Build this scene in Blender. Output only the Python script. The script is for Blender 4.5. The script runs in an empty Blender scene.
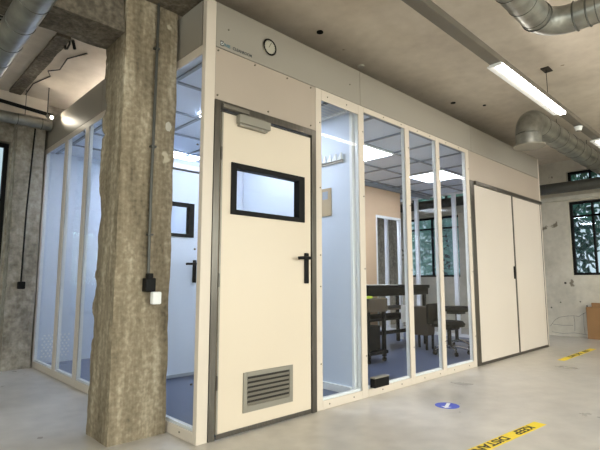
import bpy, bmesh, math, random
from mathutils import Vector, Matrix, noise
random.seed(4)
S = bpy.context.scene
COL = S.collection
PI = math.pi

# ------------------------------------------------------------ materials
def lin(c):
    return tuple(((v/255)/12.92 if v/255 <= .04045 else ((v/255+.055)/1.055)**2.4) for v in c) + (1,)
def newmat(name):
    m = bpy.data.materials.new(name); m.use_nodes = True
    nt = m.node_tree
    return m, nt, nt.nodes['Principled BSDF']
def paint(name, rgb, rough=.45, metal=0, var=.06, scale=3.0, bump=0.0, spec=.5, stretch=(1,1,1)):
    m, nt, p = newmat(name)
    tc = nt.nodes.new('ShaderNodeTexCoord'); mp = nt.nodes.new('ShaderNodeMapping'); mp.inputs['Scale'].default_value = stretch
    n = nt.nodes.new('ShaderNodeTexNoise'); n.inputs['Scale'].default_value = scale; n.inputs['Detail'].default_value = 5
    nt.links.new(tc.outputs['Object'], mp.inputs[0]); nt.links.new(mp.outputs[0], n.inputs['Vector'])
    r = nt.nodes.new('ShaderNodeValToRGB')
    c = lin(rgb)
    r.color_ramp.elements[0].position = .3; r.color_ramp.elements[1].position = .7
    r.color_ramp.elements[0].color = tuple(v*(1-var) for v in c[:3])+(1,)
    r.color_ramp.elements[1].color = tuple(min(1, v*(1+var)) for v in c[:3])+(1,)
    nt.links.new(n.outputs['Fac'], r.inputs['Fac']); nt.links.new(r.outputs['Color'], p.inputs['Base Color'])
    p.inputs['Roughness'].default_value = rough; p.inputs['Metallic'].default_value = metal
    p.inputs['Specular IOR Level'].default_value = spec
    if bump:
        b = nt.nodes.new('ShaderNodeBump'); b.inputs['Strength'].default_value = bump; b.inputs['Distance'].default_value = .01
        nt.links.new(n.outputs['Fac'], b.inputs['Height']); nt.links.new(b.outputs[0], p.inputs['Normal'])
    return m
def concrete(name, stops, scale, rough=.85, bump=.5, stretch=(1,1,1), fine=22, finemix=.45, spots=None, dist=.02, cracks=None):
    """stops: list of (pos, rgb)"""
    m, nt, p = newmat(name); L = nt.links.new
    tc = nt.nodes.new('ShaderNodeTexCoord'); mp = nt.nodes.new('ShaderNodeMapping'); mp.inputs['Scale'].default_value = stretch
    L(tc.outputs['Object'], mp.inputs[0])
    a = nt.nodes.new('ShaderNodeTexNoise'); a.inputs['Scale'].default_value = scale; a.inputs['Detail'].default_value = 8; a.inputs['Roughness'].default_value = .62
    b = nt.nodes.new('ShaderNodeTexNoise'); b.inputs['Scale'].default_value = fine; b.inputs['Detail'].default_value = 6
    L(mp.outputs[0], a.inputs['Vector']); L(tc.outputs['Object'], b.inputs['Vector'])
    mx = nt.nodes.new('ShaderNodeMix'); mx.data_type = 'FLOAT'; mx.inputs[0].default_value = finemix
    L(a.outputs['Fac'], mx.inputs[2]); L(b.outputs['Fac'], mx.inputs[3])
    r = nt.nodes.new('ShaderNodeValToRGB')
    while len(r.color_ramp.elements) < len(stops): r.color_ramp.elements.new(.5)
    for e, (po, c) in zip(r.color_ramp.elements, stops): e.position = po; e.color = lin(c)
    L(mx.outputs[0], r.inputs['Fac'])
    out = r.outputs['Color']
    if spots:
        v = nt.nodes.new('ShaderNodeTexNoise'); v.inputs['Scale'].default_value = spots[0]; v.inputs['Detail'].default_value = 3
        L(tc.outputs['Object'], v.inputs['Vector'])
        rr = nt.nodes.new('ShaderNodeValToRGB'); rr.color_ramp.elements[0].position = spots[1]; rr.color_ramp.elements[1].position = spots[1]+.04
        L(v.outputs['Fac'], rr.inputs['Fac'])
        m2 = nt.nodes.new('ShaderNodeMix'); m2.data_type = 'RGBA'; L(rr.outputs['Color'], m2.inputs[0]); L(out, m2.inputs[6]); m2.inputs[7].default_value = lin(spots[2]); out = m2.outputs[2]
    if cracks:
        w = nt.nodes.new('ShaderNodeTexNoise'); w.inputs['Scale'].default_value = cracks[0]; w.inputs['Detail'].default_value = 2; w.inputs['Distortion'].default_value = 1.2
        L(tc.outputs['Object'], w.inputs['Vector'])
        sb = nt.nodes.new('ShaderNodeMath'); sb.operation = 'SUBTRACT'; sb.inputs[1].default_value = cracks[3] if len(cracks) > 3 else .5; L(w.outputs['Fac'], sb.inputs[0])
        ab = nt.nodes.new('ShaderNodeMath'); ab.operation = 'ABSOLUTE'; L(sb.outputs[0], ab.inputs[0])
        lt = nt.nodes.new('ShaderNodeMath'); lt.operation = 'LESS_THAN'; lt.inputs[1].default_value = cracks[1]; L(ab.outputs[0], lt.inputs[0])
        m3 = nt.nodes.new('ShaderNodeMix'); m3.data_type = 'RGBA'; L(lt.outputs[0], m3.inputs[0]); L(out, m3.inputs[6]); m3.inputs[7].default_value = lin(cracks[2]); out = m3.outputs[2]
    L(out, p.inputs['Base Color'])
    p.inputs['Roughness'].default_value = rough
    if bump:
        bp = nt.nodes.new('ShaderNodeBump'); bp.inputs['Strength'].default_value = bump; bp.inputs['Distance'].default_value = dist
        L(mx.outputs[0], bp.inputs['Height']); L(bp.outputs[0], p.inputs['Normal'])
    return m
def emit(name, rgb, strength):
    m, nt, p = newmat(name)
    c = [v/255 for v in rgb]
    p.inputs['Base Color'].default_value = lin(rgb)
    p.inputs['Emission Color'].default_value = (c[0], c[1], c[2], 1); p.inputs['Emission Strength'].default_value = strength
    return m
def glass(name, tint=(1,1,1), refl=1.45, gl=(1,1,1), add=0.0):
    m, nt, p = newmat(name); nt.nodes.remove(p)
    out = nt.nodes['Material Output']
    t = nt.nodes.new('ShaderNodeBsdfTransparent'); t.inputs[0].default_value = tint+(1,)
    g = nt.nodes.new('ShaderNodeBsdfGlossy'); g.inputs['Roughness'].default_value = .0; g.inputs[0].default_value = gl+(1,)
    lw = nt.nodes.new('ShaderNodeLayerWeight'); lw.inputs[0].default_value = .5
    pw = nt.nodes.new('ShaderNodeMath'); pw.operation = 'POWER'; pw.inputs[1].default_value = 5; nt.links.new(lw.outputs['Facing'], pw.inputs[0])
    f = nt.nodes.new('ShaderNodeMath'); f.operation = 'MULTIPLY_ADD'; f.inputs[1].default_value = .55; f.inputs[2].default_value = refl; nt.links.new(pw.outputs[0], f.inputs[0])
    mx = nt.nodes.new('ShaderNodeMixShader')
    nt.links.new(f.outputs[0], mx.inputs[0]); nt.links.new(t.outputs[0], mx.inputs[1]); nt.links.new(g.outputs[0], mx.inputs[2])
    nt.links.new(mx.outputs[0], out.inputs['Surface'])
    return m

M = {}
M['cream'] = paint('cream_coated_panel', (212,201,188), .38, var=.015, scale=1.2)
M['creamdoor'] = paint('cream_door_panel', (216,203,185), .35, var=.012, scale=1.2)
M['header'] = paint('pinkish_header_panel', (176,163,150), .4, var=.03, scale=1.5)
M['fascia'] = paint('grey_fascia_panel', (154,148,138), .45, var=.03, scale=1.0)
M['white'] = paint('white_wall_panel', (206,216,230), .55, var=.015, scale=1.5)
M['whitepost'] = paint('white_post', (236,238,238), .35, var=.01)
M['slide'] = paint('white_sliding_panel', (212,202,192), .35, var=.015, scale=1.5)
M['tan'] = paint('tan_partition', (214,184,150), .5, var=.03, scale=1.5)
M['steel'] = paint('brushed_steel', (104,100,94), .3, metal=.85, var=.12, scale=14, stretch=(8,8,.4))
M['darksteel'] = paint('dark_gap_rubber', (45,40,35), .6, var=.05)
M['ventgrey'] = paint('silver_vent', (146,142,132), .45, metal=.4, var=.05)
M['black'] = paint('black_plastic', (11,11,12), .55, var=.1, spec=.2)
M['blackmat'] = paint('black_fabric', (9,9,11), .85, var=.15, scale=30, spec=.15)
M['chrome'] = paint('chrome', (215,218,222), .15, metal=1, var=.02)
M['screw'] = paint('screw_head', (110,103,90), .4, metal=.6, var=.1)
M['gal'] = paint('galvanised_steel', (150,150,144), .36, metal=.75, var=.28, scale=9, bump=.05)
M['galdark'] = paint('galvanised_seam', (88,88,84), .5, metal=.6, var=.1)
M['rail'] = paint('grey_light_rail', (118,112,102), .45, metal=.4, var=.08)
M['glass'] = glass('cleanroom_glass', (.965,.975,.985), .011)
M['winglass'] = glass('window_glass', (.85,.93,.93), .04)
M['doorglass'] = glass('door_glass', (.97,.98,.99), .03)
M['bluefloor'] = paint('blue_grey_vinyl_floor', (84,96,124), .3, var=.06, scale=2)
M['tile'] = paint('ceiling_tile', (222,231,244), .6, var=.03)
M['tbar'] = paint('ceiling_grid_bar', (150,158,168), .5, var=.03)
M['led'] = emit('led_panel_light', (210,225,255), 21)
M['tube'] = emit('strip_light_diffuser', (255,240,224), 20)
M['paper'] = paint('paper', (225,225,220), .7, var=.02)
M['card'] = paint('tan_card', (176,158,128), .7, var=.08)
M['cardboard'] = paint('cardboard', (146,110,72), .85, var=.08, scale=5)
M['kraftdark'] = paint('cardboard_edge', (120,82,46), .9, var=.05)
M['brown'] = paint('brown_cabinet', (72,62,50), .6, var=.08)
M['benchtop'] = paint('dark_bench', (10,10,12), .6, var=.1, spec=.15)
M['yellow'] = paint('yellow_tape', (246,216,30), .45, var=.05, scale=12)
M['ink'] = paint('black_ink', (40,36,14), .6, var=.05)
M['blue'] = paint('blue_sticker', (62,84,196), .45, var=.04)
M['stickwhite'] = paint('white_print', (236,238,240), .5, var=.01)
M['lime'] = paint('lime_plastic', (190,215,60), .5, var=.03)
M['gaugeface'] = paint('gauge_face', (172,168,154), .4, var=.03)
M['logoblue'] = paint('blue_print', (58,110,128), .5, var=.03)
M['logogrey'] = paint('dark_grey_print', (62,66,70), .5, var=.03)
M['leaf'] = paint('tree_leaves', (74,124,108), .7, var=.5, scale=1.2)
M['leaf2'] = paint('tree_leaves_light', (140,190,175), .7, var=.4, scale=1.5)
M['bark'] = paint('bark', (70,58,46), .9, var=.3, scale=6, bump=.5)
M['ext'] = paint('outside_ground', (120,120,112), .9, var=.2)
M['extwall'] = paint('outside_wall', (160,170,176), .8, var=.1)
M['column'] = concrete('rough_column_concrete', [(.32,(72,63,48)),(.43,(116,105,86)),(.53,(142,130,109)),(.65,(184,173,152))], 1.9, bump=.7, stretch=(4.5,4.5,.6), fine=34, finemix=.3, spots=(6.5,.72,(196,186,164)))
M['beam'] = concrete('rough_beam_concrete', [(.3,(52,47,40)),(.45,(84,77,66)),(.6,(116,107,94)),(.72,(164,154,138))], 4, bump=.8, fine=30, finemix=.5)
M['wallconc'] = concrete('grey_wall_concrete', [(.3,(92,86,76)),(.45,(136,129,117)),(.56,(164,157,144)),(.72,(202,195,182))], 1.7, bump=.6, stretch=(2.4,2.4,.7), fine=20, finemix=.4)
M['ceil'] = concrete('smooth_ceiling_concrete', [(.3,(184,172,158)),(.5,(204,193,178)),(.68,(218,208,194))], 1.3, bump=.22, fine=9, finemix=.25, spots=(7.5,.735,(140,124,104)))
M['plaster'] = concrete('plaster_wall', [(.3,(168,164,152)),(.5,(192,187,174)),(.7,(210,205,192))], 1.6, bump=.25, fine=12, finemix=.25)
M['plastercr'] = concrete('cracked_plaster_wall', [(.3,(172,166,152)),(.5,(196,189,174)),(.7,(212,206,192))], 1.6, bump=.3, fine=12, finemix=.25, spots=(4.2,.70,(120,112,98)))
def floor_mat():
    m = concrete('polished_concrete_floor', [(.28,(164,158,150)),(.45,(188,182,174)),(.58,(202,196,188)),(.74,(216,211,203))], .85, rough=.26, bump=.04, fine=7, finemix=.3)
    nt = m.node_tree; p = nt.nodes['Principled BSDF']
    n = nt.nodes.new('ShaderNodeTexNoise'); n.inputs['Scale'].default_value = 1.7; n.inputs['Detail'].default_value = 6
    tc = nt.nodes.new('ShaderNodeTexCoord'); nt.links.new(tc.outputs['Object'], n.inputs['Vector'])
    r = nt.nodes.new('ShaderNodeMapRange'); r.inputs[3].default_value = .2; r.inputs[4].default_value = .42
    nt.links.new(n.outputs['Fac'], r.inputs[0]); nt.links.new(r.outputs[0], p.inputs['Roughness'])
    return m
M['floor'] = floor_mat()

# ------------------------------------------------------------ mesh helpers
class MB:
    def __init__(s): s.bm = bmesh.new()
    def box(s, x0, x1, y0, y1, z0, z1, bev=0):
        r = bmesh.ops.create_cube(s.bm, size=1.0)
        vs = r['verts']
        bmesh.ops.scale(s.bm, vec=(x1-x0, y1-y0, z1-z0), verts=vs)
        bmesh.ops.translate(s.bm, vec=((x0+x1)/2, (y0+y1)/2, (z0+z1)/2), verts=vs)
        if bev:
            es = list({e for v in vs for e in v.link_edges})
            bmesh.ops.bevel(s.bm, geom=es, offset=bev, segments=2, affect='EDGES', profile=.5)
        return s
    def rbox(s, c, size, rot, bev=0):
        r = bmesh.ops.create_cube(s.bm, size=1.0); vs = r['verts']
        bmesh.ops.scale(s.bm, vec=size, verts=vs)
        bmesh.ops.rotate(s.bm, cent=(0,0,0), matrix=rot, verts=vs)
        bmesh.ops.translate(s.bm, vec=c, verts=vs)
        if bev:
            es = list({e for v in vs for e in v.link_edges})
            bmesh.ops.bevel(s.bm, geom=es, offset=bev, segments=2, affect='EDGES')
        return s
    def cyl(s, a, b, r, r2=None, n=20, caps=True):
        a, b = Vector(a), Vector(b); d = b-a
        q = d.to_track_quat('Z', 'Y').to_matrix().to_4x4(); q.translation = (a+b)/2
        bmesh.ops.create_cone(s.bm, cap_ends=caps, segments=n, radius1=r, radius2=r if r2 is None else r2, depth=d.length, matrix=q)
        return s
    def tube(s, pts, r, n=16, rads=None, caps=True):
        pts = [Vector(p) for p in pts]; rings = []
        ref = None
        for i, p in enumerate(pts):
            t = (pts[min(i+1, len(pts)-1)]-pts[max(i-1, 0)]).normalized()
            if ref is None:
                ref = Vector((0,0,1)) if abs(t.z) < .9 else Vector((1,0,0))
            u = (ref-t*ref.dot(t)).normalized(); ref = u; w = t.cross(u)
            rr = rads[i] if rads else r
            rings.append([s.bm.verts.new(p+(u*math.cos(2*PI*k/n)+w*math.sin(2*PI*k/n))*rr) for k in range(n)])
        for a, b in zip(rings, rings[1:]):
            for k in range(n): s.bm.faces.new((a[k], a[(k+1)%n], b[(k+1)%n], b[k]))
        if caps: s.bm.faces.new(rings[0][::-1]); s.bm.faces.new(rings[-1])
        return s
    def ring(s, c, axis, R, r, n=28):
        c = Vector(c); axis = Vector(axis).normalized()
        u = axis.orthogonal().normalized(); w = axis.cross(u); prev = None; rings = []
        for i in range(n):
            th = 2*PI*i/n; d = u*math.cos(th)+w*math.sin(th)
            rings.append([s.bm.verts.new(c+d*(R+r*math.cos(a))+axis*r*math.sin(a)) for a in (0, PI/2, PI, 1.5*PI)])
        for i in range(n):
            a, b = rings[i], rings[(i+1) % n]
            for k in range(4): s.bm.faces.new((a[k], b[k], b[(k+1)%4], a[(k+1)%4]))
        return s
    def poly(s, pts):
        s.bm.faces.new([s.bm.verts.new(p) for p in pts]); return s
    def build(s, name, mat, parent=None, smooth=False, kind=None, label=None):
        bmesh.ops.recalc_face_normals(s.bm, faces=s.bm.faces)
        me = bpy.data.meshes.new(name); s.bm.to_mesh(me); s.bm.free()
        me.materials.append(mat if not isinstance(mat, str) else M[mat])
        if smooth:
            me.polygons.foreach_set('use_smooth', [True]*len(me.polygons))
            try: me.set_sharp_from_angle(angle=math.radians(35))
            except Exception: pass
        o = bpy.data.objects.new(name, me); COL.objects.link(o)
        if parent: o.parent = parent; o.matrix_parent_inverse = Matrix.Translation(-parent.location) if parent.type == 'EMPTY' else Matrix.Identity(4)
        if kind: o['kind'] = kind
        if label: o['label'] = label
        return o
def B(x0, x1, y0, y1, z0, z1, bev=0): return MB().box(x0, x1, y0, y1, z0, z1, bev)
def tag(o, label, cat, group=None, kind=None):
    o['label'] = label; o['category'] = cat
    if group: o['group'] = group
    if kind: o['kind'] = kind
    return o
def thing(name, label, cat, loc=(0,0,0), group=None):
    o = bpy.data.objects.new(name, None); COL.objects.link(o); o.location = loc; o.empty_display_size = .1
    return tag(o, label, cat, group)
def struct(o): o['kind'] = 'structure'; return o
def dup(root, d):
    d = Vector(d)
    r = root.copy(); COL.objects.link(r); r.location = root.location+d
    for ch in list(root.children):
        c = ch.copy(); COL.objects.link(c); c.parent = r
        for g in list(ch.children):
            k = g.copy(); COL.objects.link(k); k.parent = c
    return r
def text_mesh(name, body, size, mat, mw, parent=None, extrude=.001, label=None, sx=1.0):
    cu = bpy.data.curves.new(name, 'FONT'); cu.body = body; cu.size = size; cu.extrude = extrude; cu.offset = size*.025
    cu.align_x = 'LEFT'; cu.align_y = 'BOTTOM_BASELINE'
    t = bpy.data.objects.new(name+'_tmp', cu); COL.objects.link(t)
    dg = bpy.context.evaluated_depsgraph_get(); dg.update()
    me = bpy.data.meshes.new_from_object(t.evaluated_get(dg)); bpy.data.objects.remove(t)
    me.transform(Matrix.Diagonal((sx,1,1,1))); me.transform(mw); me.materials.clear(); me.materials.append(M[mat])
    me.name = name
    o = bpy.data.objects.new(name, me); COL.objects.link(o)
    if parent: o.parent = parent; o.matrix_parent_inverse = Matrix.Translation(-parent.location) if parent.type == 'EMPTY' else Matrix.Identity(4)
    if label: o['label'] = label
    return o

def rough_box(x0, x1, y0, y1, z0, z1, step=.035, amp=.006, chip=.03, seed=0., chips=()):
    """box with finely uneven faces and broken arrises"""
    bm = bmesh.new()
    nx, ny, nz = [max(2, int(round((b-a)/step))) for a, b in ((x0,x1),(y0,y1),(z0,z1))]
    V = {}
    def vert(i, j, k):
        key = (i,j,k)
        if key in V: return V[key]
        p = Vector((x0+(x1-x0)*i/nx, y0+(y1-y0)*j/ny, z0+(z1-z0)*k/nz))
        n = Vector(((-1 if i == 0 else 1 if i == nx else 0), (-1 if j == 0 else 1 if j == ny else 0), (-1 if k == 0 else 1 if k == nz else 0)))
        q = p*3+Vector((seed, seed*.7, -seed))
        onedge = sum(abs(c) for c in n) >= 2
        d = amp*(noise.noise(q*1.3)+.6*noise.noise(q*5))
        if onedge:
            e = max(0, noise.noise(q*2.1+Vector((9,3,1))) - .02)*chip*1.6 + max(0, noise.noise(q*7))*chip*.35
            for (cz, cr, ca) in chips:
                if abs(p.z-cz) < cr and i == 0 and j == ny: e += ca*(1-abs(p.z-cz)/cr)**.7
            d -= (0 if k in (0, nz) else e)*(.2 if i == nx and x1 < 0 and x0 > -.5 else 1)
        else:
            near = min(min(i, nx-i) or 99, min(j, ny-j) or 99)
            for (cz, cr, ca) in chips:
                if abs(p.z-cz) < cr and i <= 1 and j >= ny-2: d -= ca*.5*(1-abs(p.z-cz)/cr)
        if n.length: p += n.normalized()*d
        V[key] = bm.verts.new(p); return V[key]
    def face(a): bm.faces.new([vert(*t) for t in a])
    for i in range(nx):
        for k in range(nz):
            for j in (0, ny): face([(i,j,k),(i+1,j,k),(i+1,j,k+1),(i,j,k+1)])
    for j in range(ny):
        for k in range(nz):
            for i in (0, nx): face([(i,j,k),(i,j+1,k),(i,j+1,k+1),(i,j,k+1)])
    for i in range(nx):
        for j in range(ny):
            for k in (0, nz): face([(i,j,k),(i+1,j,k),(i+1,j+1,k),(i,j+1,k)])
    m = MB(); m.bm.free(); m.bm = bm
    return m

def wall_with_holes(name, axis, pos, thick, a0, a1, z0, z1, holes, mat):
    """wall slab perpendicular to axis ('x' or 'y'), holes = (a0,a1,z0,z1)"""
    As = sorted({a0, a1, *[h[0] for h in holes], *[h[1] for h in holes]}); Zs = sorted({z0, z1, *[h[2] for h in holes], *[h[3] for h in holes]})
    m = MB()
    for u0, u1 in zip(As, As[1:]):
        run = None
        for w0, w1 in zip(Zs, Zs[1:]):
            cu, cw = (u0+u1)/2, (w0+w1)/2
            solid = not any(h[0] < cu < h[1] and h[2] < cw < h[3] for h in holes)
            if solid:
                if run is None: run = [w0, w1]
                else: run[1] = w1
            if (not solid or w1 == Zs[-1]) and run:
                if axis == 'x': m.box(pos, pos+thick, u0, u1, run[0], run[1])
                else: m.box(u0, u1, pos, pos+thick, run[0], run[1])
                run = None
    bmesh.ops.remove_doubles(m.bm, verts=m.bm.verts, dist=1e-5)
    return struct(m.build(name, mat))

ZC = 3.2
# ------------------------------------------------------------ the hall
XL, XR, YF, YB = -6.5, 7.76, -6.5, 3.72
struct(B(XL-.2, XR+.3, YF-.2, YB+.3, -.15, 0).build('floor', 'floor'))
struct(B(XL-.2, XR+.3, YF-.2, YB+.3, ZC, ZC+.2).build('ceiling', 'ceil'))
right_holes = [(-.95,.08,1.09,2.43), (-.95,.07,2.75,2.99), (2.22,3.62,1.07,2.42), (1.7,3.4,2.75,2.99), (-3.6,-2.2,1.09,2.43)]
wall_with_holes('wall_right', 'x', XR, .3, YF-.2, YB+.3, 0, ZC, right_holes, 'plastercr')
back_holes = [(-2.0,-.345,.55,2.64), (.6,1.9,.9,2.55), (2.6,4.2,.9,2.55), (4.9,6.4,.9,2.55)]
wall_with_holes('wall_back', 'y', YB, .3, XL-.2, XR+.3, 0, ZC, back_holes, 'wallconc')
front_holes = [(-5.5,-3.3,.8,2.7), (-2.3,-.1,.8,2.7), (.9,3.1,.8,2.7), (4.1,6.3,.8,2.7)]
wall_with_holes('wall_front', 'y', YF-.3, .3, XL-.2, XR+.3, 0, ZC, front_holes, 'plaster')
left_holes = [(-5.2,-3.2,.8,2.7), (-1.8,.2,.8,2.7)]
wall_with_holes('wall_left', 'x', XL-.3, .3, YF, YB, 0, ZC, left_holes, 'plaster')
# upper wall band and pillar on the back wall at left
struct(rough_box(-6, -.02, 3.56, 3.72, 2.96, 3.2, step=.06, amp=.004, chip=.01, seed=3).build('trim_1', 'ceil'))
struct(rough_box(-.33, -.03, 3.52, 3.74, 0, 2.96, step=.05, amp=.008, chip=.02, seed=6).build('wall_pillar', 'wallconc'))
wr = bpy.data.objects['wall_right']
for pts in ([(.50,.16),(.42,.27),(.34,.33),(.2,.36),(.1,.37),(.02,.36),(-.06,.42),(-.12,.44)],[(.48,.06),(.3,.045),(.1,.07),(-.1,.05)],[(.1,.37),(.09,.25),(.1,.1)],[(-.06,.42),(-.05,.2),(-.06,.07)],[(.45,.2),(.3,.19),(.12,.2)]):
    MB().tube([(7.7595,y,z) for y, z in pts], .0028, 6).build('crack','kraftdark' if False else 'galdark',wr)
for y, z, r in ((.3,.6,.012),(.46,.5,.014),(-.02,.62,.012),(-.12,.55,.014),(.2,.95,.02)): MB().cyl((7.762,y,z),(7.757,y,z),r,n=10).build('chip_hole','darksteel',wr)
# pale ledge band under the far duct on the right wall
struct(B(7.70, 7.78, -6, 3.5, 2.45, 2.53, .004).build('trim_2', 'plaster'))

def window(nm, axis, pos, a0, a1, z0, z1, mull, trans, fw=.045, sill=False):
    m = MB()
    def bar(u0, u1, w0, w1):
        if axis == 'x': m.box(pos, pos+.06, u0, u1, w0, w1)
        else: m.box(u0, u1, pos, pos+.06, w0, w1)
    bar(a0, a0+fw, z0, z1); bar(a1-fw, a1, z0, z1); bar(a0+fw, a1-fw, z0, z0+fw); bar(a0+fw, a1-fw, z1-fw, z1)
    ys = [a0+fw]+[v for v in mull]+[a1-fw]
    for u in mull: bar(u-.016, u+.016, z0+fw, z1-fw)
    for w in trans:
        for a, b in zip(ys, ys[1:]):
            bar(a+.016 if a in mull else a, b-.016 if b in mull else b, w-.016, w+.016)
    o = struct(m.build(nm, 'black'))
    if axis == 'x': g = B(pos+.026, pos+.032, a0+.01, a1-.01, z0+.01, z1-.01)
    else: g = B(a0+.01, a1-.01, pos+.026, pos+.032, z0+.01, z1-.01)
    g.build('pane', 'winglass', o)
    return o
n = 0
for (a0, a1, z0, z1) in right_holes:
    n += 1
    w = a1-a0
    mull = [-.285, -.62] if abs(a1-.08) < .02 else ([-.265,-.6] if a1 == .07 else [a0+w/2])
    window('window_%d' % n, 'x', XR+.1, a0, a1, z0, z1, mull, [2.16] if z1 < 2.5 else [], sill=True)
for (a0, a1, z0, z1) in back_holes:
    n += 1; window('window_%d' % n, 'y', YB+.1, a0, a1, z0, z1, [(a0+a1)/2], [1.95])
for (a0, a1, z0, z1) in front_holes:
    n += 1; window('window_%d' % n, 'y', YF-.2, a0, a1, z0, z1, [a0+(a1-a0)/3, a0+2*(a1-a0)/3], [2.1])
for (a0, a1, z0, z1) in left_holes:
    n += 1; window('window_%d' % n, 'x', XL-.2, a0, a1, z0, z1, [(a0+a1)/2], [2.1])

# ------------------------------------------------------------ column and beams
col = rough_box(-.40, -.02, .35, .69, 0, 3.195, step=.03, amp=.006, chip=.03, seed=1.3,
      chips=((2.22,.07,.035),(1.45,.16,.03),(.98,.05,.02),(2.02,.03,.02))).build('concrete_column', 'column', smooth=True)
tag(col, 'rough brown concrete column standing against the left glass side of the cleanroom', 'column')
pat = MB()
pts = []
random.seed(9)
for k in range(16):
    a = 2*PI*k/16; pts.append((-.075+.02*math.cos(a)*(1+.3*random.random()), .342, 2.07+.03*math.sin(a)*(1+.3*random.random())))
pat.poly(pts)
bmesh.ops.extrude_face_region(pat.bm, geom=pat.bm.faces[:]) 
for v in list(pat.bm.verts)[:16]: v.co.y -= .004
pat.build('plaster_patch', 'plaster', col, label='pale round plaster dab near the top of the column')
tag(rough_box(-6.0, -.405, .36, .68, 2.65, 3.195, step=.06, amp=.008, chip=.02, seed=5).build('concrete_beam', 'beam'),
    'rough concrete beam running left from the top of the column', 'beam')
tag(rough_box(-.40, .02, -6.4, .345, 2.93, 3.195, step=.06, amp=.008, chip=.015, seed=8).build('concrete_beam', 'beam'),
    'dark rough concrete beam overhead running from the column towards the viewer', 'beam')
tag(rough_box(-.45, -.33, 1.75, 3.5, 3.17, 3.199, step=.03, amp=.006, chip=.012, seed=11).build('ceiling_chase', 'beam'),
    'dark rough strip of broken concrete across the pale left ceiling', 'ceiling patch')
hk = thing('hanging_bracket', 'small rusty bracket hanging from the left ceiling beside the dark strip', 'bracket', (-.33,1.85,3.2))
MB().tube([(-.33,1.78,3.2),(-.33,1.78,3.14),(-.33,1.84,3.12),(-.33,1.9,3.14),(-.33,1.9,3.2)], .009, 8).build('hoop', 'darksteel', hk)
MB().cyl((-.30,1.8,3.2),(-.26,1.86,3.15),.014).build('stub', 'black', hk)
# cable on left ceiling
tag(MB().tube([(-.12,1.95,3.19),(-.22,2.2,3.19),(-.2,2.5,3.185),(-.28,2.62,3.185),(-.22,2.75,3.19),(-.3,3.1,3.19),(-.28,3.5,3.19)], .006, 8).build('ceiling_cable', 'darksteel', smooth=True),
    'thin crooked cable running over the pale left ceiling', 'cable')
# anchor holes and stains in the front ceiling
for (x, y, r, lb) in ((1.24,.12,.03,'round dark hole in the ceiling above the pressure gauge'), (3.64,.115,.03,'small dark hole in the ceiling above the front glass panes'),
                      (4.0,-.12,.02,'small dark hole in the ceiling between the fascia and the lit strip light')):
    m = MB(); m.cyl((x,y,3.192),(x,y,3.2),r,n=18)
    o = m.build('ceiling_hole', 'black'); tag(o, lb, 'ceiling hole')
tag(MB().cyl((2.02,.28,3.185),(2.02,.28,3.2),.035,n=18).build('ceiling_anchor_plate', 'plaster'), 'pale round anchor plate on the ceiling just above the fascia', 'anchor plate')
# broken plaster hole with hanging wire at right
hw = thing('hanging_wire', 'thin wire hanging from a broken hole in the right ceiling', 'wire', (3.3,-1.1,3.2))
MB().tube([(3.47,-1.02,3.2),(3.475,-1.02,3.0),(3.48,-1.015,2.83)], .003, 6).build('wire', 'black', hw)
MB().box(3.42,3.56,-1.06,-.98,3.188,3.2,.004).build('broken_hole', 'darksteel', hw)

# power outlet with conduit on the column
po = thing('surface_socket', 'black socket box with vertical grey conduit on the front of the concrete column', 'socket', (-.175,.34,.9))
MB().tube([(-.188,.325,3.18),(-.19,.325,2.2),(-.194,.325,1.6),(-.19,.325,1.04)], .0095, 12).build('conduit', 'galdark', po, True)
MB().box(-.222,-.152,.285,.345,.925,1.015,.008).build('box', 'black', po)
MB().box(-.205,-.170,.29,.335,1.01,1.045,.004).build('cable_gland', 'black', po)
for z in (2.6,1.9,1.3):
    MB().box(-.21,-.17,.312,.345,z-.006,z+.006,.002).build('conduit_clip', 'galdark', po)
pa = thing('plug_adapter', 'white plug adapter hanging just below the black socket on the column', 'adapter', (-.155,.3,.88))
MB().box(-.185,-.125,.255,.30,.845,.925,.008).build('housing', 'whitepost', pa)
MB().box(-.165,-.145,.30,.342,.87,.89,.002).build('plug_pin', 'ventgrey', pa)
# socket with conduit on pillar at the back wall
po2 = thing('surface_socket', 'black socket with dark conduit on the far concrete wall left of the cleanroom', 'socket', (-.2,3.5,.92))
MB().tube([(-.15,3.495,2.9),(-.185,3.495,1.8),(-.19,3.495,.98)], .009, 10).build('conduit', 'black', po2, True)
MB().box(-.225,-.15,3.455,3.515,.90,.985,.01).build('box', 'black', po2)

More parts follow.
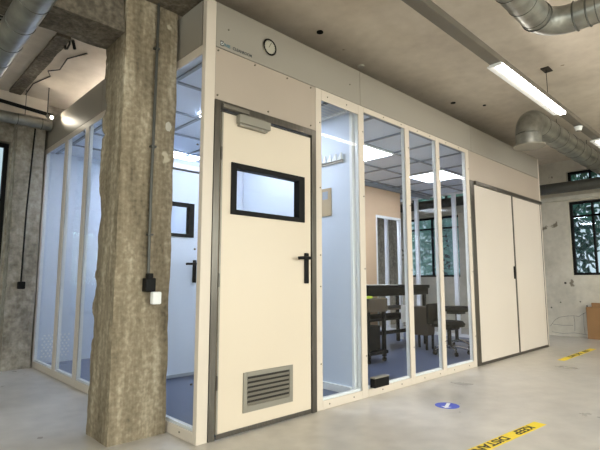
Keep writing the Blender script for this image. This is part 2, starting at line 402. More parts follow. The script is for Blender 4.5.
# ------------------------------------------------------------ cleanroom
W, D, H = 6.15, 3.65, 2.92
cr = thing('cleanroom', 'large white modular cleanroom with glass walls standing on the concrete floor', 'cleanroom', (0,0,0))
def P(name, mb, mat, label=None, smooth=False): return mb.build(name, mat, cr, smooth, label=label)
E_ = .0015
P('corner_post', B(0,.078,0,.045,0,H,.003), 'cream')
posts = [(1.058,1.125),(1.617,1.692),(2.365,2.442),(2.975,3.050),(3.672,3.748)]
for a, b in posts: P('post_core', B(a+.005,b-.005,.0195,.052,.001,2.555), 'whitepost', 'inner face of the post, whitened as if lit from inside'); P('post', B(a,b,0,.0115,.001,2.592,.002), 'cream' , 'cream post of the glass front')  # cores whitened to stand in for interior light on the posts
P('post', B(6.105,6.15,0,.055,0,H,.002), 'cream')
for (a, b), (c, d) in zip(posts, posts[1:]):
    P('bottom_rail', B(b+E_,c-E_,0,.0115,.001,.068,.002), 'cream'); P('inner_sill', B(b+.002,c-.002,.0195,.052,.001,.084,.002), 'whitepost'); zt = 2.5 if b < 1.2 else 2.543  # white inner sill paints in the bright line of interior light
    P('top_rail', B(b+E_,c-E_,0,.0115,zt,2.592,.002), 'cream')
    P('glass_pane', B(b-.02,c+.02,.0125,.0185,.003,2.59), 'glass', 'clear glass pane in the front wall')
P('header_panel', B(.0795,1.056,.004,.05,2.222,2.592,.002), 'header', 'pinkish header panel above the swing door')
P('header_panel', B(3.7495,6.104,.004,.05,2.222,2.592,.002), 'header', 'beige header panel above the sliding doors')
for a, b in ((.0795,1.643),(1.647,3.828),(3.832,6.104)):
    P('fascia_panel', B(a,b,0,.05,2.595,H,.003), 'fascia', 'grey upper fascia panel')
# screws
sc = [(.083,2.745),(.153,2.625),(.40,2.56),(.62,2.56),(.87,2.56),(.95,2.50),(1.09,2.55)]
def screw(x, z): P('screw', MB().cyl((x,.006,z),(x,-.0035,z),.006,n=10), 'screw')
for x in (.1,.42,.74,1.0): screw(x,2.57)
for x in (.1,.55,1.0): screw(x,2.25)
for a, b in posts[1:]:
    for z in (.35,1.1,1.75,2.35): screw((a+b)/2+.02,z)
for z in (.35,.95,1.2,1.75,2.3): screw(1.105,z)
for x in (1.2,1.45): screw(x,2.545)
for x in (2.0,2.3,2.6,2.85,3.2,3.5): screw(x,2.567)
for x in (1.2,1.5,1.9,2.2,2.6,2.9,3.2,3.55): screw(x,.036)
for x in (.18,1.5): screw(x,2.75)
# left face
lp = [(-.01,.045),(.72,.81),(1.43,1.52),(2.14,2.23),(2.77,2.86),(3.57,3.65)]
for a, b in lp[1:]:
    P('post', B(0,.0115,a,b,0,2.592,.002), 'cream'); P('post_core', B(.019,.05,a+.006,b-.006,0,2.56), 'whitepost', 'inner face of the post, whitened as if lit from inside')  # same whitened cores for interior light on the left posts
for (a, b), (c, d) in zip(lp, lp[1:]):
    P('bottom_rail', B(0,.0115,b+E_,c-E_,.0,.068,.002), 'cream'); P('top_rail', B(0,.0115,b+E_,c-E_,2.53,2.592,.002), 'cream'); P('inner_sill', B(.019,.05,b+.01,c-.01,0,.082,.002), 'whitepost')  # sill whitened like the post cores, for interior light
    P('glass_pane', B(.012,.018,b+.001,c+.009,.0,2.59), 'glass', 'glass pane in the left side wall')
for a, b in ((.0625,1.82),(1.823,3.65)):
    P('fascia_panel', B(0,.05,a,b,2.595,H,.003), 'fascia', 'grey upper fascia panel of the left side')
for y, z in ((.075,.35),(.075,1.2),(.075,1.9),(.2,.036),(.5,.036)): P('screw', MB().cyl((.006,y,z),(-.0035,y,z),.006,n=10), 'screw')
# right end glazed wall
rp = [(.06,.10),(.70,.77),(1.42,1.49),(2.19,2.26),(2.90,2.97),(3.57,3.65)]
for a, b in rp: P('post', B(W-.05,W,a,b,0,2.592,.002), 'whitepost')
for (a, b), (c, d) in zip(rp, rp[1:]):
    P('bottom_rail', B(W-.05,W,b+E_,c-E_,0,.072,.002), 'whitepost'); P('top_rail', B(W-.05,W,b+E_,c-E_,2.54,2.592,.002), 'whitepost')
    P('glass_pane', B(W-.018,W-.012,b-.001,c+.001,.068,2.544), 'glass', 'glass pane in the far end wall')
P('fascia_panel', B(W-.05,W,.056,D,2.595,H,.003), 'fascia')
P('back_wall', B(.051,W-.051,D-.05,D,0,2.592), 'white'); P('back_fascia', B(.051,W-.051,D-.05,D,2.595,H), 'fascia')
P('roof', B(.055,W-.055,.055,D-.055,2.86,2.90), 'fascia')
P('floor_covering', B(.055,W-.055,.057,D-.055,.002,.022), 'bluefloor', 'blue grey vinyl floor')
# inner partition of the airlock
P('partition', B(1.60,1.645,.10,1.70,.022,2.54), 'white', 'white partition beside the narrow front pane')
P('partition_edge', B(1.597,1.648,.07,.0985,.022,2.54,.002), 'whitepost')
P('skirting', B(1.572,1.599,.10,1.70,.022,.085,.003), 'whitepost')
# rear airlock wall, y 1.72..1.76 with door opening .14-1.10 and transom
wy0, wy1 = 1.74, 1.78
P('partition', B(.055,.139,wy0,wy1,.022,2.54), 'white'); P('partition', B(1.117,1.70,wy0,wy1,.022,2.54), 'white')
P('partition', B(.1395,1.1165,wy0,wy1,2.222,2.27), 'white'); P('transom_glass', B(.1395,1.1165,wy0+.015,wy0+.021,2.272,2.538), 'glass')
P('skirting', B(1.10,1.57,wy0-.022,wy0-.001,.022,.085,.003), 'whitepost')
# tan partition of the main room, with glazed doorway opening 4.46-5.12
py0, py1 = 1.95, 2.0
P('partition', B(1.75,4.46,py0,py1,.022,2.54), 'tan', 'tan inner partition'); P('partition', B(4.4605,5.17,py0,py1,2.06,2.54), 'tan', 'tan inner partition above the doorway')
P('door_jamb', B(5.12,5.17,py0,py1,.022,2.059,.002), 'whitepost'); P('door_jamb', B(4.4605,4.50,py0,py1,.022,2.059,.002), 'whitepost')
P('door_header', B(4.501,5.119,py0,py1,2.02,2.059,.002), 'whitepost')
P('partition', B(1.70,1.7495,1.74,3.6,.022,2.54), 'white')
# white dots near far left corner stand in for a reflection of holes
pg = MB()
for i in range(7):
    for j in range(8):
        pg.cyl((.10+i*.045+(j%2)*.022,3.597,.10+j*.035),(.10+i*.045+(j%2)*.022,3.592,.10+j*.035),.011,n=10)
P('reflected_dots', pg, 'led' if False else 'whitepost')
# ceiling tiles with grid
leds = [(2.53,.66),(4.33,.66),(.65,.6),(.95,2.2),(3.1,2.6),(4.93,2.6),(5.53,1.26),(1.98,1.26)]
leds = [(2.53,.66),(4.33,.66),(.65,.58),(.93,2.5),(2.53,2.46),(4.33,2.46)]
ct = MB(); ct.box(.055,W-.055,.056,D-.055,2.575,2.59); P('ceiling_tiles', ct, 'tile')
gb = MB()
for k in range(11):
    x = .13+.6*k
    if x < W-.1: gb.box(x-.014,x+.014,.056,D-.055,2.56,2.5745)
for y in (.06,.66,1.26,1.86,2.46,3.06): 
    for k in range(-1,10):
        a = max(.06,.13+.6*k+.0145); b = min(W-.06,.13+.6*(k+1)-.0145)
        gb.box(a,b,y-.014,y+.014,2.5605,2.5745)
P('ceiling_grid', gb, 'tbar')
P('ceiling_edge', B(1.76,W-.052,py0-.04,py0-.001,2.50,2.56), 'tbar')
gl = MB()
for k in range(8): gl.rbox((1.32,.13+.05*k,2.545),(.46,.035,.004),Matrix.Rotation(.5,3,'X'))
gl.box(1.07,1.09,.10,.52,2.535,2.56); gl.box(1.55,1.57,.10,.52,2.535,2.56)
P('ceiling_grille', gl, 'whitepost', 'white slatted ceiling grille')
gl = MB()
for k in range(7): gl.rbox((.72,2.25+.06*k,2.545),(.36,.04,.004),Matrix.Rotation(.5,3,'X'))
P('ceiling_grille', gl, 'whitepost')
P('bead', B(1.5745,1.5995,.2,.205,.09,.095), 'whitepost') if False else None
LB = ['square lit ceiling panel seen through the second pane from the swing door','square lit ceiling panel seen across the third and fourth front panes',
      'square lit ceiling panel inside the airlock behind the swing door','square lit ceiling panel in the rear room behind the inner door',
      'lit ceiling panel in the rear room behind the tan partition','lit ceiling panel in the rear room behind the doorway opening']
for (x, y), lb in zip(leds, LB):
    t = thing('led_ceiling_panel', lb, 'ceiling light', (x+.3,y+.3,2.56), 'lit ceiling panels in the cleanroom')
    MB().box(x+.015,x+.585,y+.015,y+.585,2.548,2.5595).build('diffuser', 'led', t)
    f = MB(); f.box(x,x+.6,y,y+.014,2.545,2.56); f.box(x,x+.6,y+.586,y+.6,2.545,2.56); f.box(x,x+.014,y+.0145,y+.5855,2.545,2.56); f.box(x+.586,x+.6,y+.0145,y+.5855,2.545,2.56)
    f.build('frame', 'whitepost', t)

# ------------------------------------------------------------ swing doors
def swing_door(lbl, ox, oy, main):
    t = thing('swing_door', lbl, 'door', (ox+.57,oy,0))
    f = MB()
    f.box(ox+.081,ox+.128,oy-.006,oy+.05,.001,2.218,.002); f.box(ox+1.005,ox+1.055,oy-.006,oy+.05,.001,2.218,.002)
    f.box(ox+.1285,ox+1.0045,oy-.006,oy+.05,2.165,2.218,.002)
    fr = f.build('door_frame', 'steel' if main else 'whitepost', t, label='brushed steel door frame' if main else None)
    g = MB(); g.box(ox+.129,ox+1.004,oy+.034,oy+.049,.003,2.164); 
    g = MB(); g.box(ox+.129,ox+.137,oy+.012,oy+.03,.03,2.16); g.box(ox+.996,ox+1.004,oy+.012,oy+.03,.03,2.16); g.box(ox+.138,ox+.995,oy+.012,oy+.03,2.146,2.16)
    g.build('door_gasket', 'darksteel', t)
    m = MB()
    x0, x1, z0, z1 = ox+.139, ox+.993, .035, 2.142
    wx0, wx1, wz0, wz1 = ox+.262, ox+.862, 1.475, 1.77
    m.box(x0,wx0,oy,oy+.045,z0,z1); m.box(wx1,x1,oy,oy+.045,z0,z1); m.box(wx0,wx1,oy,oy+.045,z0,wz0); m.box(wx0,wx1,oy,oy+.045,wz1,z1)
    bmesh.ops.remove_doubles(m.bm, verts=m.bm.verts, dist=1e-5)
    leaf = m.build('door_leaf', 'creamdoor' if main else 'white', t)
    a, b, c, d = ox+.222, ox+.92, 1.445, 1.805
    w = MB(); w.box(a,wx0+.004,oy-.012,oy+.05,c,d,.002); w.box(wx1-.004,b,oy-.012,oy+.05,c,d,.002)
    w.box(wx0+.0045,wx1-.0045,oy-.012,oy+.05,c,wz0+.004,.002); w.box(wx0+.0045,wx1-.0045,oy-.012,oy+.05,wz1-.004,d,.002)
    wf = w.build('window_frame', 'black', t); B(wx0,wx1,oy+.018,oy+.024,wz0,wz1).build('pane', 'doorglass', wf)
    h = MB(); h.box(ox+.918,ox+.962,oy-.016,oy-.0005,.975,1.21,.007)
    hd = h.build('handle', 'black', t)
    MB().tube([(ox+.94,oy-.014,1.17),(ox+.94,oy-.048,1.17),(ox+.925,oy-.058,1.17),(ox+.83,oy-.055,1.168),(ox+.815,oy-.048,1.165)], .012, 10).build('lever', 'black', hd, True)
    MB().cyl((ox+.94,oy-.0165,1.02),(ox+.94,oy-.021,1.02),.012,n=14).build('lock_cylinder', 'black', hd)
    if not main:
        B(x0,x1,oy-.004,oy-.0005,.035,.065).build('bottom_seal','tbar',t); return t
    B(x0,x1,oy-.006,oy-.0005,.006,.034).build('bottom_strip', 'steel', t)
    B(x0,x0+.012,oy-.003,oy-.0003,.035,z1).build('edge_strip', 'ventgrey', t)
    for z in (.35,1.0,1.85): MB().cyl((ox+.137,oy-.008,z-.045),(ox+.137,oy-.008,z+.045),.006,n=10).build('hinge', 'steel', t)
    # louvred vent
    vx0, vx1, vz0, vz1 = ox+.348, ox+.797, .125, .385
    v = MB(); fw = .032
    v.box(vx0,vx0+fw,oy-.010,oy-.0005,vz0,vz1,.001); v.box(vx1-fw,vx1,oy-.010,oy-.0005,vz0,vz1,.001)
    v.box(vx0+fw+.0005,vx1-fw-.0005,oy-.010,oy-.0005,vz0,vz0+.04,.001); v.box(vx0+fw+.0005,vx1-fw-.0005,oy-.010,oy-.0005,vz1-.03,vz1,.001)
    vo = v.build('vent', 'ventgrey', t, label='silver louvred vent low on the door')
    B(vx0+fw,vx1-fw,oy-.0016,oy-.0006,vz0+.04,vz1-.03).build('vent_backing','darksteel',vo)
    s = MB()
    for k in range(6):
        s.rbox(((vx0+vx1)/2,oy-.011,vz0+.052+k*.031),(vx1-vx0-2*fw,.002,.0235),Matrix.Rotation(math.radians(32),3,'X'))
    s.build('louvre_slats', 'ventgrey', vo)
    # closer
    cx0, cx1 = ox+.255, ox+.535
    cb = MB().box(cx0,cx1,oy-.05,oy-.004,2.085,2.145,.004).build('door_closer', 'ventgrey', t, label='silver door closer box')
    MB().box(cx0+.01,cx1-.02,oy-.038,oy-.003,2.067,2.0845,.003).build('lower_cover', 'ventgrey', cb)
    MB().box(cx0+.03,cx0+.25,oy-.036,oy-.016,2.146,2.158,.002).build('closer_arm', 'rail', cb)
    MB().box(cx0-.12,cx1-.18,oy-.025,oy-.0065,2.168,2.195,.003).build('slide_channel','rail',cb)
    return t
swing_door('cream swing door with black framed window and silver vent in the cleanroom front', 0, 0, True)
swing_door('white inner swing door with black framed window seen through the left glass', .06, 1.735, False)

# sliding doors
sd = thing('sliding_door_frame', 'steel frame and top track around the two sliding doors', 'door frame', (4.95,0,0))
B(3.75,3.856,-.006,.05,.001,2.22,.003).build('left_jamb','steel',sd)
B(3.8565,6.10,-.03,.03,2.175,2.22,.004).build('top_track','steel',sd)
B(3.8565,6.10,-.008,.05,.001,.03,.002).build('bottom_track','steel',sd)
B(6.078,6.10,-.006,.05,.031,2.174,.002).build('right_jamb','steel',sd)
for x0, x1, lb in ((3.86,4.985,'left white sliding door panel with small black pull'),(5.012,6.074,'right white sliding door panel nearest the far corner')):
    s = thing('sliding_door', lb, 'door', ((x0+x1)/2,0,.032), 'sliding doors of the cleanroom')
    B(x0,x1,-.004,.03,.034,2.172,.002).build('panel','slide',s)
    if x0 < 4: 
        B(4.978,5.008,-.014,.03,.034,2.172,.002).build('edge_profile','steel',s)
        h = MB().box(4.93,4.972,-.016,-.0045,1.02,1.19,.004).build('pull_handle','black',s); MB().box(4.943,4.959,-.024,-.0165,1.05,1.16,.003).build('grip','darksteel',h)
    else: B(6.0,6.06,-.0065,-.0045,.04,2.16).build('edge_strip','slide',s)

# gauge and logo
g = thing('pressure_gauge', 'round dial gauge with dark rim on the grey fascia above the swing door', 'gauge', (.551,-.005,2.753))
MB().ring((.551,-.012,2.753),(0,1,0),.058,.007,36).build('rim','black',g,True)
MB().cyl((.551,0,2.753),(.551,-.012,2.753),.058,n=36).build('dial','gaugeface',g)
tk = MB()
for k in range(13):
    a = math.radians(-40+k*260/12); c, s_ = math.cos(a), math.sin(a)
    tk.rbox((.551-.045*c,-.0128,2.753+.045*s_),(.009,.0012,.002),Matrix.Rotation(a,3,'Y'))
tk.build('scale_marks','logogrey',g)
MB().rbox((.551,-.0135,2.768),(.003,.0012,.05),Matrix.Rotation(.5,3,'Y')).build('needle','black',g)
lg = thing('printed_logo', 'small printed cleanroom logo lettering on the fascia above the swing door', 'logo', (.12,-.001,2.62))
RX = Matrix.Rotation(PI/2,4,'X')
m = MB(); m.box(.114,.140,-.0015,-.0003,2.612,2.648); m.build('emblem','logogrey',lg)
MB().ring((.127,-.0018,2.630),(0,1,0),.009,.002,20).build('emblem_ring','stickwhite',lg)
text_mesh('blue_letters','INSE',.030,'logoblue',Matrix.Translation((.145,-.0012,2.617))@RX,lg,.0004,sx=.85)
text_mesh('grey_letters','CLEANROOM',.030,'logogrey',Matrix.Translation((.218,-.0012,2.617))@RX,lg,.0004,sx=.92)

# clipboard card, hooks in airlock
c = thing('notice_card', 'tan notice card on the white partition behind the narrow front pane', 'card', (1.597,.39,1.73))
B(1.590,1.599,.322,.49,1.60,1.865,.001).build('board','card',c); B(1.5875,1.5895,.36,.43,1.76,1.835).build('printed_sheet','tbar',c)
h = thing('coat_hook_rail', 'steel coat hook rail high on the white partition in the airlock', 'hook rail', (1.597,.33,2.1))
B(1.585,1.599,.17,.50,2.085,2.11,.002).build('rail','ventgrey',h)
for k in range(5):
    y = .20+.065*k
    m = MB(); m.poly([(1.57,y-.026,2.11),(1.57,y+.026,2.11),(1.57,y-.02,2.175)]); 
    r = bmesh.ops.extrude_face_region(m.bm, geom=m.bm.faces[:]); 
    for v in [e for e in r['geom'] if isinstance(e, bmesh.types.BMVert)]: v.co.x += .02
    m.build('hook','whitepost',h)
tag(B(1.718,1.925,-.055,-.001,.078,.155,.004).build('door_intercom_box','black'),'small black box fixed low on the second front pane of the cleanroom','box').name='black_box'
bb=bpy.data.objects['black_box']; B(1.716,1.927,-.057,.0,.1555,.166,.002).build('lid','ventgrey',bb)

# ------------------------------------------------------------ furniture in the main room
wb = thing('workbench', 'long dark workbench inside the main room behind the second and third panes', 'workbench', (4.3,1.6,.022))
B(3.4,4.95,1.3,1.93,.88,.93,.005).build('worktop','benchtop',wb)
B(3.42,4.93,1.32,1.345,.78,.879,.002).build('apron','benchtop',wb)
B(3.45,4.90,1.34,1.88,.44,.48,.003).build('shelf','benchtop',wb); B(3.45,4.90,1.34,1.88,.58,.60,.003).build('shelf','brown',wb)
B(3.45,4.90,1.34,1.36,.25,.30,.003).build('stretcher','benchtop',wb)
for x in (3.42,4.87):
    for y in (1.35,1.85): B(x,x+.05,y,y+.04,.022,.879,.003).build('leg','benchtop',wb)
tag(B(3.6,4.2,1.38,1.72,.9305,.936).build('paper_sheets','paper'),'white sheets lying on the dark workbench','paper')
TX = .36
tr = thing('equipment_trolley', 'dark equipment trolley behind the left part of the second front pane', 'trolley', (3.0,1.1,.022))
B(2.45+TX,2.83+TX,.85,1.30,.62,.78,.006).build('top_unit','brown',tr); B(2.45+TX,2.83+TX,.85,1.30,.12,.16,.004).build('base_shelf','benchtop',tr)
for x in (2.47+TX,2.78+TX):
    for y in (.87,1.25): 
        B(x,x+.04,y,y+.04,.08,.619,.003).build('leg','benchtop',tr)
        MB().cyl((x+.01,y+.02,.05),(x+.03,y+.02,.05),.028,n=14).build('caster','black',tr)
B(2.52+TX,2.77+TX,.92,1.24,.161,.45,.01).build('drawer_unit','benchtop',tr)
tag(B(2.47+TX,2.60+TX,.9,.98,.7805,.81,.005).build('lime_box','lime'),'small lime green box on the trolley','box').name='small_box'
cb = thing('cabinet', 'brown pedestal cabinet on the cleanroom floor behind the third front pane', 'cabinet', (5.0,1.55,.022))
B(4.33,4.53,1.0,1.28,.22,.62,.004).build('body','brown',cb)
for k in range(2): 
    d = B(4.34,4.52,.988,.9995,.24+.19*k,.415+.19*k,.003).build('drawer','brown',cb); B(4.39,4.47,.978,.9875,.37+.19*k,.385+.19*k).build('drawer_pull','chrome',d)
for x in (4.35,4.51):
    for y in (1.02,1.24): MB().cyl((x,y,.022),(x,y,.22),.018,n=12).build('leg','black',cb)
tag(B(4.14,4.27,1.29,1.3,.40,.64,.001).build('white_notice','paper'),'white paper notice hanging at the front of the workbench','paper').name='paper_notice'
def stool(lbl, x, y, h, rot=0, back=False):
    t = thing('office_stool', lbl, 'stool', (x,y,.022))
    m = MB(); m.cyl((x,y,h-.035),(x,y,h),.20,.21,n=28); m.cyl((x,y,h),(x,y,h+.035),.21,.18,n=28)
    m.build('seat','blackmat',t,True)
    B(x-.10,x+.10,y-.10,y+.10,h-.075,h-.036,.006).build('seat_mechanism','black',t)
    MB().cyl((x,y,.32),(x,y,h-.07),.014,n=14).build('gas_spring','chrome',t,True)
    MB().cyl((x,y,.10),(x,y,.34),.026,n=16).build('column','black',t,True)
    for k in range(5):
        a = rot+k*2*PI/5; c, s_ = math.cos(a), math.sin(a)
        MB().tube([(x+.02*c,y+.02*s_,.125),(x+.15*c,y+.15*s_,.112),(x+.235*c,y+.235*s_,.085)],.016,10,[.02,.016,.012]).build('base_leg','chrome',t,True)
        cs = MB().cyl((x+.24*c-.018*s_,y+.24*s_+.018*c,.049),(x+.24*c+.018*s_,y+.24*s_-.018*c,.049),.026,n=14)
        cs.cyl((x+.24*c,y+.24*s_,.05),(x+.24*c,y+.24*s_,.09),.007,n=8); cs.build('caster','black',t)
    if back:
        m = MB().box(x-.17,x+.17,y+.20,y+.25,h-.02,h+.26,.025); m.build('backrest','blackmat',t,True)
        MB().tube([(x,y+.06,h-.05),(x,y+.25,h-.05),(x,y+.26,h+.15)],.012,8).build('back_support','black',t,True)
    return t
stool('black office chair with backrest and chrome star base behind the third front pane', 4.26, .62, .42, .2, True)
stool('black round stool with chrome star base behind the fourth front pane', 4.92, .86, .58, .7)

# ------------------------------------------------------------ ducts
def bend(c, a0, a1, R, ux, uy, n=10):
    c = Vector(c); ux = Vector(ux); uy = Vector(uy)
    return [c+ux*R*math.cos(a0+(a1-a0)*k/n)+uy*R*math.sin(a0+(a1-a0)*k/n) for k in range(n+1)]
def straight(par, a, b, r, step, name='duct_section', mat='gal'):
    MB().cyl(a, b, r, n=32).build(name, mat, par, True)
    a, b = Vector(a), Vector(b); d = b-a; L = d.length; k = step/2
    while k < L:
        c = a+d*(k/L)
        if c.x > -2.2 and c.y > -2.8: MB().ring(c, d, r, .0035, 28).build('seam_ring', 'galdark', par)
        k += step
d1 = thing('ventilation_duct', 'round galvanised duct crossing the top left corner of the ceiling', 'duct', (-1.0,0,2.5))
straight(d1, (-.99,-3.0,2.53),(-.99,3.5,2.53), .082, .3)
for y in (-.6,1.5,3.0): MB().cyl((-.99,y,2.61),(-.99,y,3.2 if not .36<y<.68 else 2.65),.004,n=8).build('hanger_rod','galdark',d1)
d2 = thing('ventilation_duct', 'round galvanised duct with an elbow at the top right corner of the ceiling', 'duct', (2.0,-1.5,2.9))
r = .1
straight(d2, (-2.5,-1.478,2.9),(1.84,-1.478,2.9), r, .22)
MB().tube(bend((1.84,-1.678,2.9),PI/2,0,.2,(1,0,0),(0,1,0),12), r, 32).build('elbow','gal',d2,True)
straight(d2, (2.04,-1.678,2.9),(2.04,-4.5,2.9), r, .28)
for c_, a_ in (((1.84,-1.478,2.9),(1,0,0)),((2.04,-1.678,2.9),(0,1,0)),((2.04,-1.76,2.9),(0,1,0))): MB().ring(c_,a_,r+.003,.006).build('collar','galdark',d2)
for x in (-1,1.0): MB().cyl((x,-1.478,3.0),(x,-1.478,3.2),.004,n=8).build('hanger_rod','galdark',d2)
MB().cyl((2.04,-2.2,3.0),(2.04,-2.2,3.2),.004,n=8).build('hanger_rod','galdark',d2)
d3 = thing('ventilation_duct', 'galvanised elbow duct with a downward flanged mouth above the cleanroom front', 'duct', (4.3,-.55,2.6))
r = .143; ex, ey = 4.13, -.58
MB().cyl((ex,ey,2.60),(ex,ey,2.735),r,n=32,caps=False).build('drop_section','gal',d3,True)
MB().tube(bend((ex+.20,ey,2.735),PI,PI/2,.20,(1,0,0),(0,0,1),12), r, 32, caps=False).build('elbow','gal',d3,True)
MB().cyl((ex,ey,2.585),(ex,ey,2.60),r+.035,n=32).build('mouth_flange','ventgrey',d3,True)
straight(d3, (ex+.2,ey,2.935),(7.74,ey,2.92), r, .35)
for x in (5.2,6.6): MB().cyl((x,ey,3.075),(x,ey,3.2),.004,n=8).build('hanger_rod','galdark',d3)
d4 = thing('ventilation_duct', 'long dark duct running along the far end wall between its windows', 'duct', (7.3,1,2.6))
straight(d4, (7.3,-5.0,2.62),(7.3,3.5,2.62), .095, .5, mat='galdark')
for y in (-3,-.9,3.0): MB().cyl((7.3,y,2.71),(7.3,y,3.2),.004,n=8).build('hanger_rod','galdark',d4)
d5 = thing('ventilation_duct', 'pale round duct along the far left wall under the ceiling band', 'duct', (-.5,3.3,2.82))
straight(d5, (-4.0,3.36,2.83),(-.02,3.36,2.83), .065, .25)
for x in (-3,-1.5,-.3): MB().cyl((x,3.36,2.89),(x,3.36,3.2),.004,n=8).build('hanger_rod','galdark',d5)
tag(MB().tube([(-4,3.3,2.985),(-1.2,3.3,2.98),(-.6,3.3,2.985),(-.03,3.3,2.94)],.022,10).build('cable_bundle','black',smooth=True),'dark cable bundle above the far left duct','cable')
# perforated grille top left
pg = thing('ceiling_mesh_panel', 'black and white perforated mesh panel at the top left ceiling', 'mesh panel', (-1.1,.9,3.0))
m = MB()
for i in range(26):
    for j in range(20):
        if (i+j) % 2 == 0: m.box(-1.75+i*.035,-1.75+i*.035+.03,1.15+j*.03,1.15+j*.03+.026,3.10,3.104)
m.build('mesh','ventgrey',pg); B(-1.78,-.82,1.12,1.78,3.106,3.199).build('backing','black',pg)

# ------------------------------------------------------------ strip light rail
ry0, ry1, rz = -1.135, -1.025, 2.75
rl = thing('light_rail', 'long grey metal ceiling rail carrying the strip lights parallel to the cleanroom', 'rail', (2.5,-1.08,2.76))
m = MB(); m.box(-2,7.7,ry0+.01,ry1-.01,rz+.005,rz+.06,.004); 
m.build('channel','rail',rl)
for x in (-1,7.0): MB().cyl((x,-1.08,rz+.06),(x,-1.08,3.2),.004,n=8).build('hanger_rod','galdark',rl)
for (a, b, lb) in ((2.06,3.66,'lit white strip light on the grey rail, nearer of the two'),(5.0,6.6,'lit white strip light at the right edge farther along the grey rail'),(-1.4,.2,None)):
    if lb is None: continue
    t = thing('strip_light', lb, 'strip light', ((a+b)/2,-1.08,rz), 'strip lights on the grey rail')
    B(a+.01,b-.01,-1.128,-1.07,rz-.022,rz+.0045,.004).build('diffuser','tube',t)
    m = MB(); m.box(a,b,-1.0695,-1.005,rz-.008,rz+.0045,.002)
    m.build('reflector','whitepost',t)
    m = MB(); m.box(a-.02,a,-1.13,-1.03,rz-.02,rz+.004,.003); m.build('end_cap','whitepost',t)
sn = thing('ceiling_sensor', 'small white cone sensor under the grey rail past the lit strip light', 'sensor', (4.3,-1.08,2.74))
MB().cyl((4.25,-1.08,rz-.055),(4.25,-1.08,rz-.008),.03,.045,n=20).build('housing','whitepost',sn,True)
MB().cyl((4.25,-1.08,rz-.062),(4.25,-1.08,rz-.0555),.022,n=16).build('lens','ventgrey',sn)

ut = thing('strip_light', 'lit strip light lying on the cleanroom roof behind the left fascia', 'strip light', (.45,2.6,2.9))
B(.42,.48,1.7,3.4,2.9005,2.92,.003).build('housing','whitepost',ut); B(.425,.475,1.72,3.38,2.9205,2.94,.003).build('diffuser','tube',ut)
# small lit spot at left far corner
sp = thing('spot_lamp', 'small bright spot lamp by the far left duct shining on the fascia', 'spot lamp', (-.1,3.0,2.85))
MB().cyl((-.13,3.12,2.86),(-.10,3.06,2.84),.02,.026,n=20).build('housing','ventgrey',sp,True)
MB().cyl((-.0995,3.059,2.8395),(-.097,3.055,2.838),.02,n=20).build('lens',emit('spot_lens',(255,244,220),8),sp)
MB().cyl((-.13,3.12,2.88),(-.13,3.12,3.2),.006,n=8).build('stem','galdark',sp)

# ------------------------------------------------------------ floor marks
def tape(name, lbl, c, L, wd, ang, txt, off):
    T = Matrix.Translation((c[0],c[1],0))@Matrix.Rotation(ang,4,'Z')
    m = MB(); m.box(0,L,-wd/2,wd/2,.0005,.0016); m.bm.transform(T)
    o = m.build(name,'yellow'); tag(o,lbl,'floor tape','yellow floor tapes')
    for dx, wtxt in txt: text_mesh('lettering',wtxt,wd*.98,'ink',T@Matrix.Translation((off+dx,-wd*.35,.0022)),o,.0004,sx=1.3)
    return o
a = math.atan2(.035+.03, -1.0)
tape('floor_tape','yellow floor tape printed KEEP DISTANCE in the right foreground',(1.99,-1.285),2.2,.085,math.atan2(.075,-.94),((0,'KEEP'),(.345,'DISTANCE')),.13)
tape('floor_tape','short yellow floor tape with black print near the far right wall',(6.34,-.53),1.43,.085,math.atan2(.0,-1),((0,'KEEP'),(.345,'DISTANCE')),.25)
st = thing('floor_sticker', 'round blue floor sticker with white arrow in front of the glass panes', 'sticker', (1.94,-.60,0))
MB().cyl((1.94,-.60,.0004),(1.94,-.60,.0016),.095,n=40).build('disc','blue',st)
m = MB(); T = Matrix.Translation((1.94,-.60,.0022))@Matrix.Rotation(.35,4,'Z')
m.box(-.05,.075,-.014,.014,-.0004,.0004); m.poly([(-.088,0,.0005),(-.04,.042,.0005),(-.04,-.042,.0005)]); m.bm.transform(T); m.build('arrow','stickwhite',st)

# ------------------------------------------------------------ cardboard at right
bx = thing('cardboard_box', 'flattened tall cardboard box leaning at the far right wall', 'box', (7.55,-.3,0))
B(7.60,7.70,-.75,-.14,.001,.54,.004).build('body','cardboard',bx); B(7.595,7.5995,-.46,-.42,.005,.53).build('tape_strip','kraftdark',bx)
bx = thing('cardboard_box', 'taller cardboard sheet bundle behind the front box at the far right wall', 'box', (7.73,-.4,0))
B(7.71,7.755,-.85,-.20,.001,.61,.003).build('body','cardboard',bx); B(7.706,7.7095,-.70,-.66,.56,.60).build('hand_hole','kraftdark',bx)

# ------------------------------------------------------------ outside
struct(B(-30,40,-30,40,-.6,-.3).build('floor_outside','ext'))
def tree(x, y, h, r, seed, lb, mt):
    t = thing('tree', lb, 'tree', (x,y,-.3), 'trees outside the windows')
    MB().tube([(x,y,-.3),(x+.1,y,h*.4),(x,y+.1,h*.75)],.15,10,[.2,.15,.08]).build('trunk','bark',t,True)
    rnd = random.Random(seed); m = MB()
    for k in range(4500):
        v = Vector((rnd.gauss(0,1),rnd.gauss(0,1),rnd.gauss(0,1))); v.normalize(); v *= r*rnd.random()**.4
        c = Vector((x,y,h*.62))+Vector((v.x,v.y,v.z*h*.55/r)); s = rnd.uniform(.05,.14)
        u = Vector((rnd.uniform(-1,1),rnd.uniform(-1,1),rnd.uniform(-1,1))).normalized(); w = u.orthogonal().normalized()
        m.poly([c-u*s,c+w*s*.5,c+u*s,c-w*s*.5])
    me = m.build('foliage',mt,t)
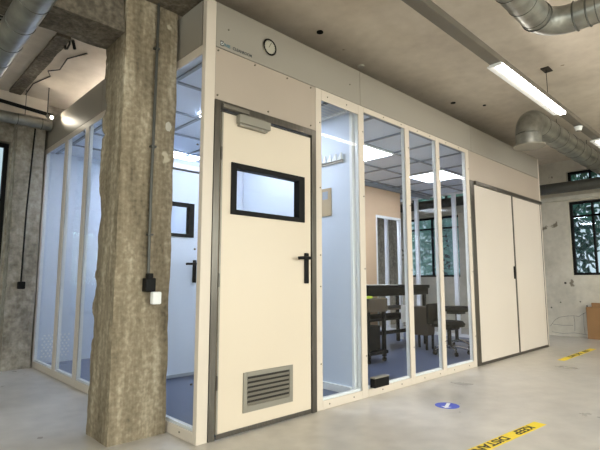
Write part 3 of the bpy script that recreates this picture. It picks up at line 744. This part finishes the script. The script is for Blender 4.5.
for k, (x, y, lb) in enumerate(((10.8,1.5,'leafy tree outside seen between the far wall windows just past the cleanroom end'),(11.0,-1.3,'leafy green tree outside the window at the right edge'),
        (11.0,4.4,'leafy tree outside seen through the glass panes and the far window behind them'),(-1.5,7.5,'leafy tree outside the dark window at the left edge'))):
    tree(x,y,4.6,1.3,k+1,lb,'leaf' if k != 2 else 'leaf2')

# ------------------------------------------------------------ lights
def area(name, loc, rot, sx, sy, power, col):
    l = bpy.data.lights.new(name,'AREA'); l.shape = 'RECTANGLE'; l.size = sx; l.size_y = sy; l.energy = power; l.color = col
    o = bpy.data.objects.new(name,l); o.location = loc; o.rotation_euler = rot; COL.objects.link(o); return o
for (a0, a1, z0, z1) in front_holes:
    area('daylight_sky',((a0+a1)/2,YF-2.6,3.9),(PI/2-math.radians(32),0,0),2.4,2.6,800,(1,.85,.765))
    area('daylight_window',((a0+a1)/2,YF-.35,(z0+z1)/2),(PI/2,0,0),a1-a0,z1-z0,135,(1,.85,.765))
for (a0, a1, z0, z1) in left_holes: area('daylight_window',(XL-.35,(a0+a1)/2,(z0+z1)/2),(PI/2,0,-PI/2),a1-a0,z1-z0,105,(1,.9,.84))
p = bpy.data.lights.new('spot_glow','SPOT'); p.energy = 3.5; p.color = (1,.9,.72); p.spot_size = 2.6; p.shadow_soft_size = .03
o = bpy.data.objects.new('spot_glow',p); o.location = (-.097,3.05,2.838); o.rotation_euler = Vector((.25,-.6,.45)).to_track_quat('-Z','Y').to_euler(); COL.objects.link(o)

w = bpy.data.worlds.new('World'); S.world = w; w.use_nodes = True
bg = w.node_tree.nodes['Background']; bg.inputs[0].default_value = (.82,.9,1,1); bg.inputs[1].default_value = .9

# ------------------------------------------------------------ camera
cam = bpy.data.cameras.new('camera'); co = bpy.data.objects.new('camera',cam); COL.objects.link(co)
co.location = (-1.59,-2.564,1.0); co.rotation_euler = (PI/2+math.radians(6.8),0,math.radians(46.1-90))
cam.sensor_width = 36; cam.lens = 463/600*36; cam.clip_start = .02
S.camera = co
S.view_settings.view_transform = 'Standard'; S.view_settings.look = 'None'; S.view_settings.gamma = 1; S.view_settings.use_curve_mapping = False
S.view_settings.exposure = .1
S.cycles.transparent_max_bounces = 32
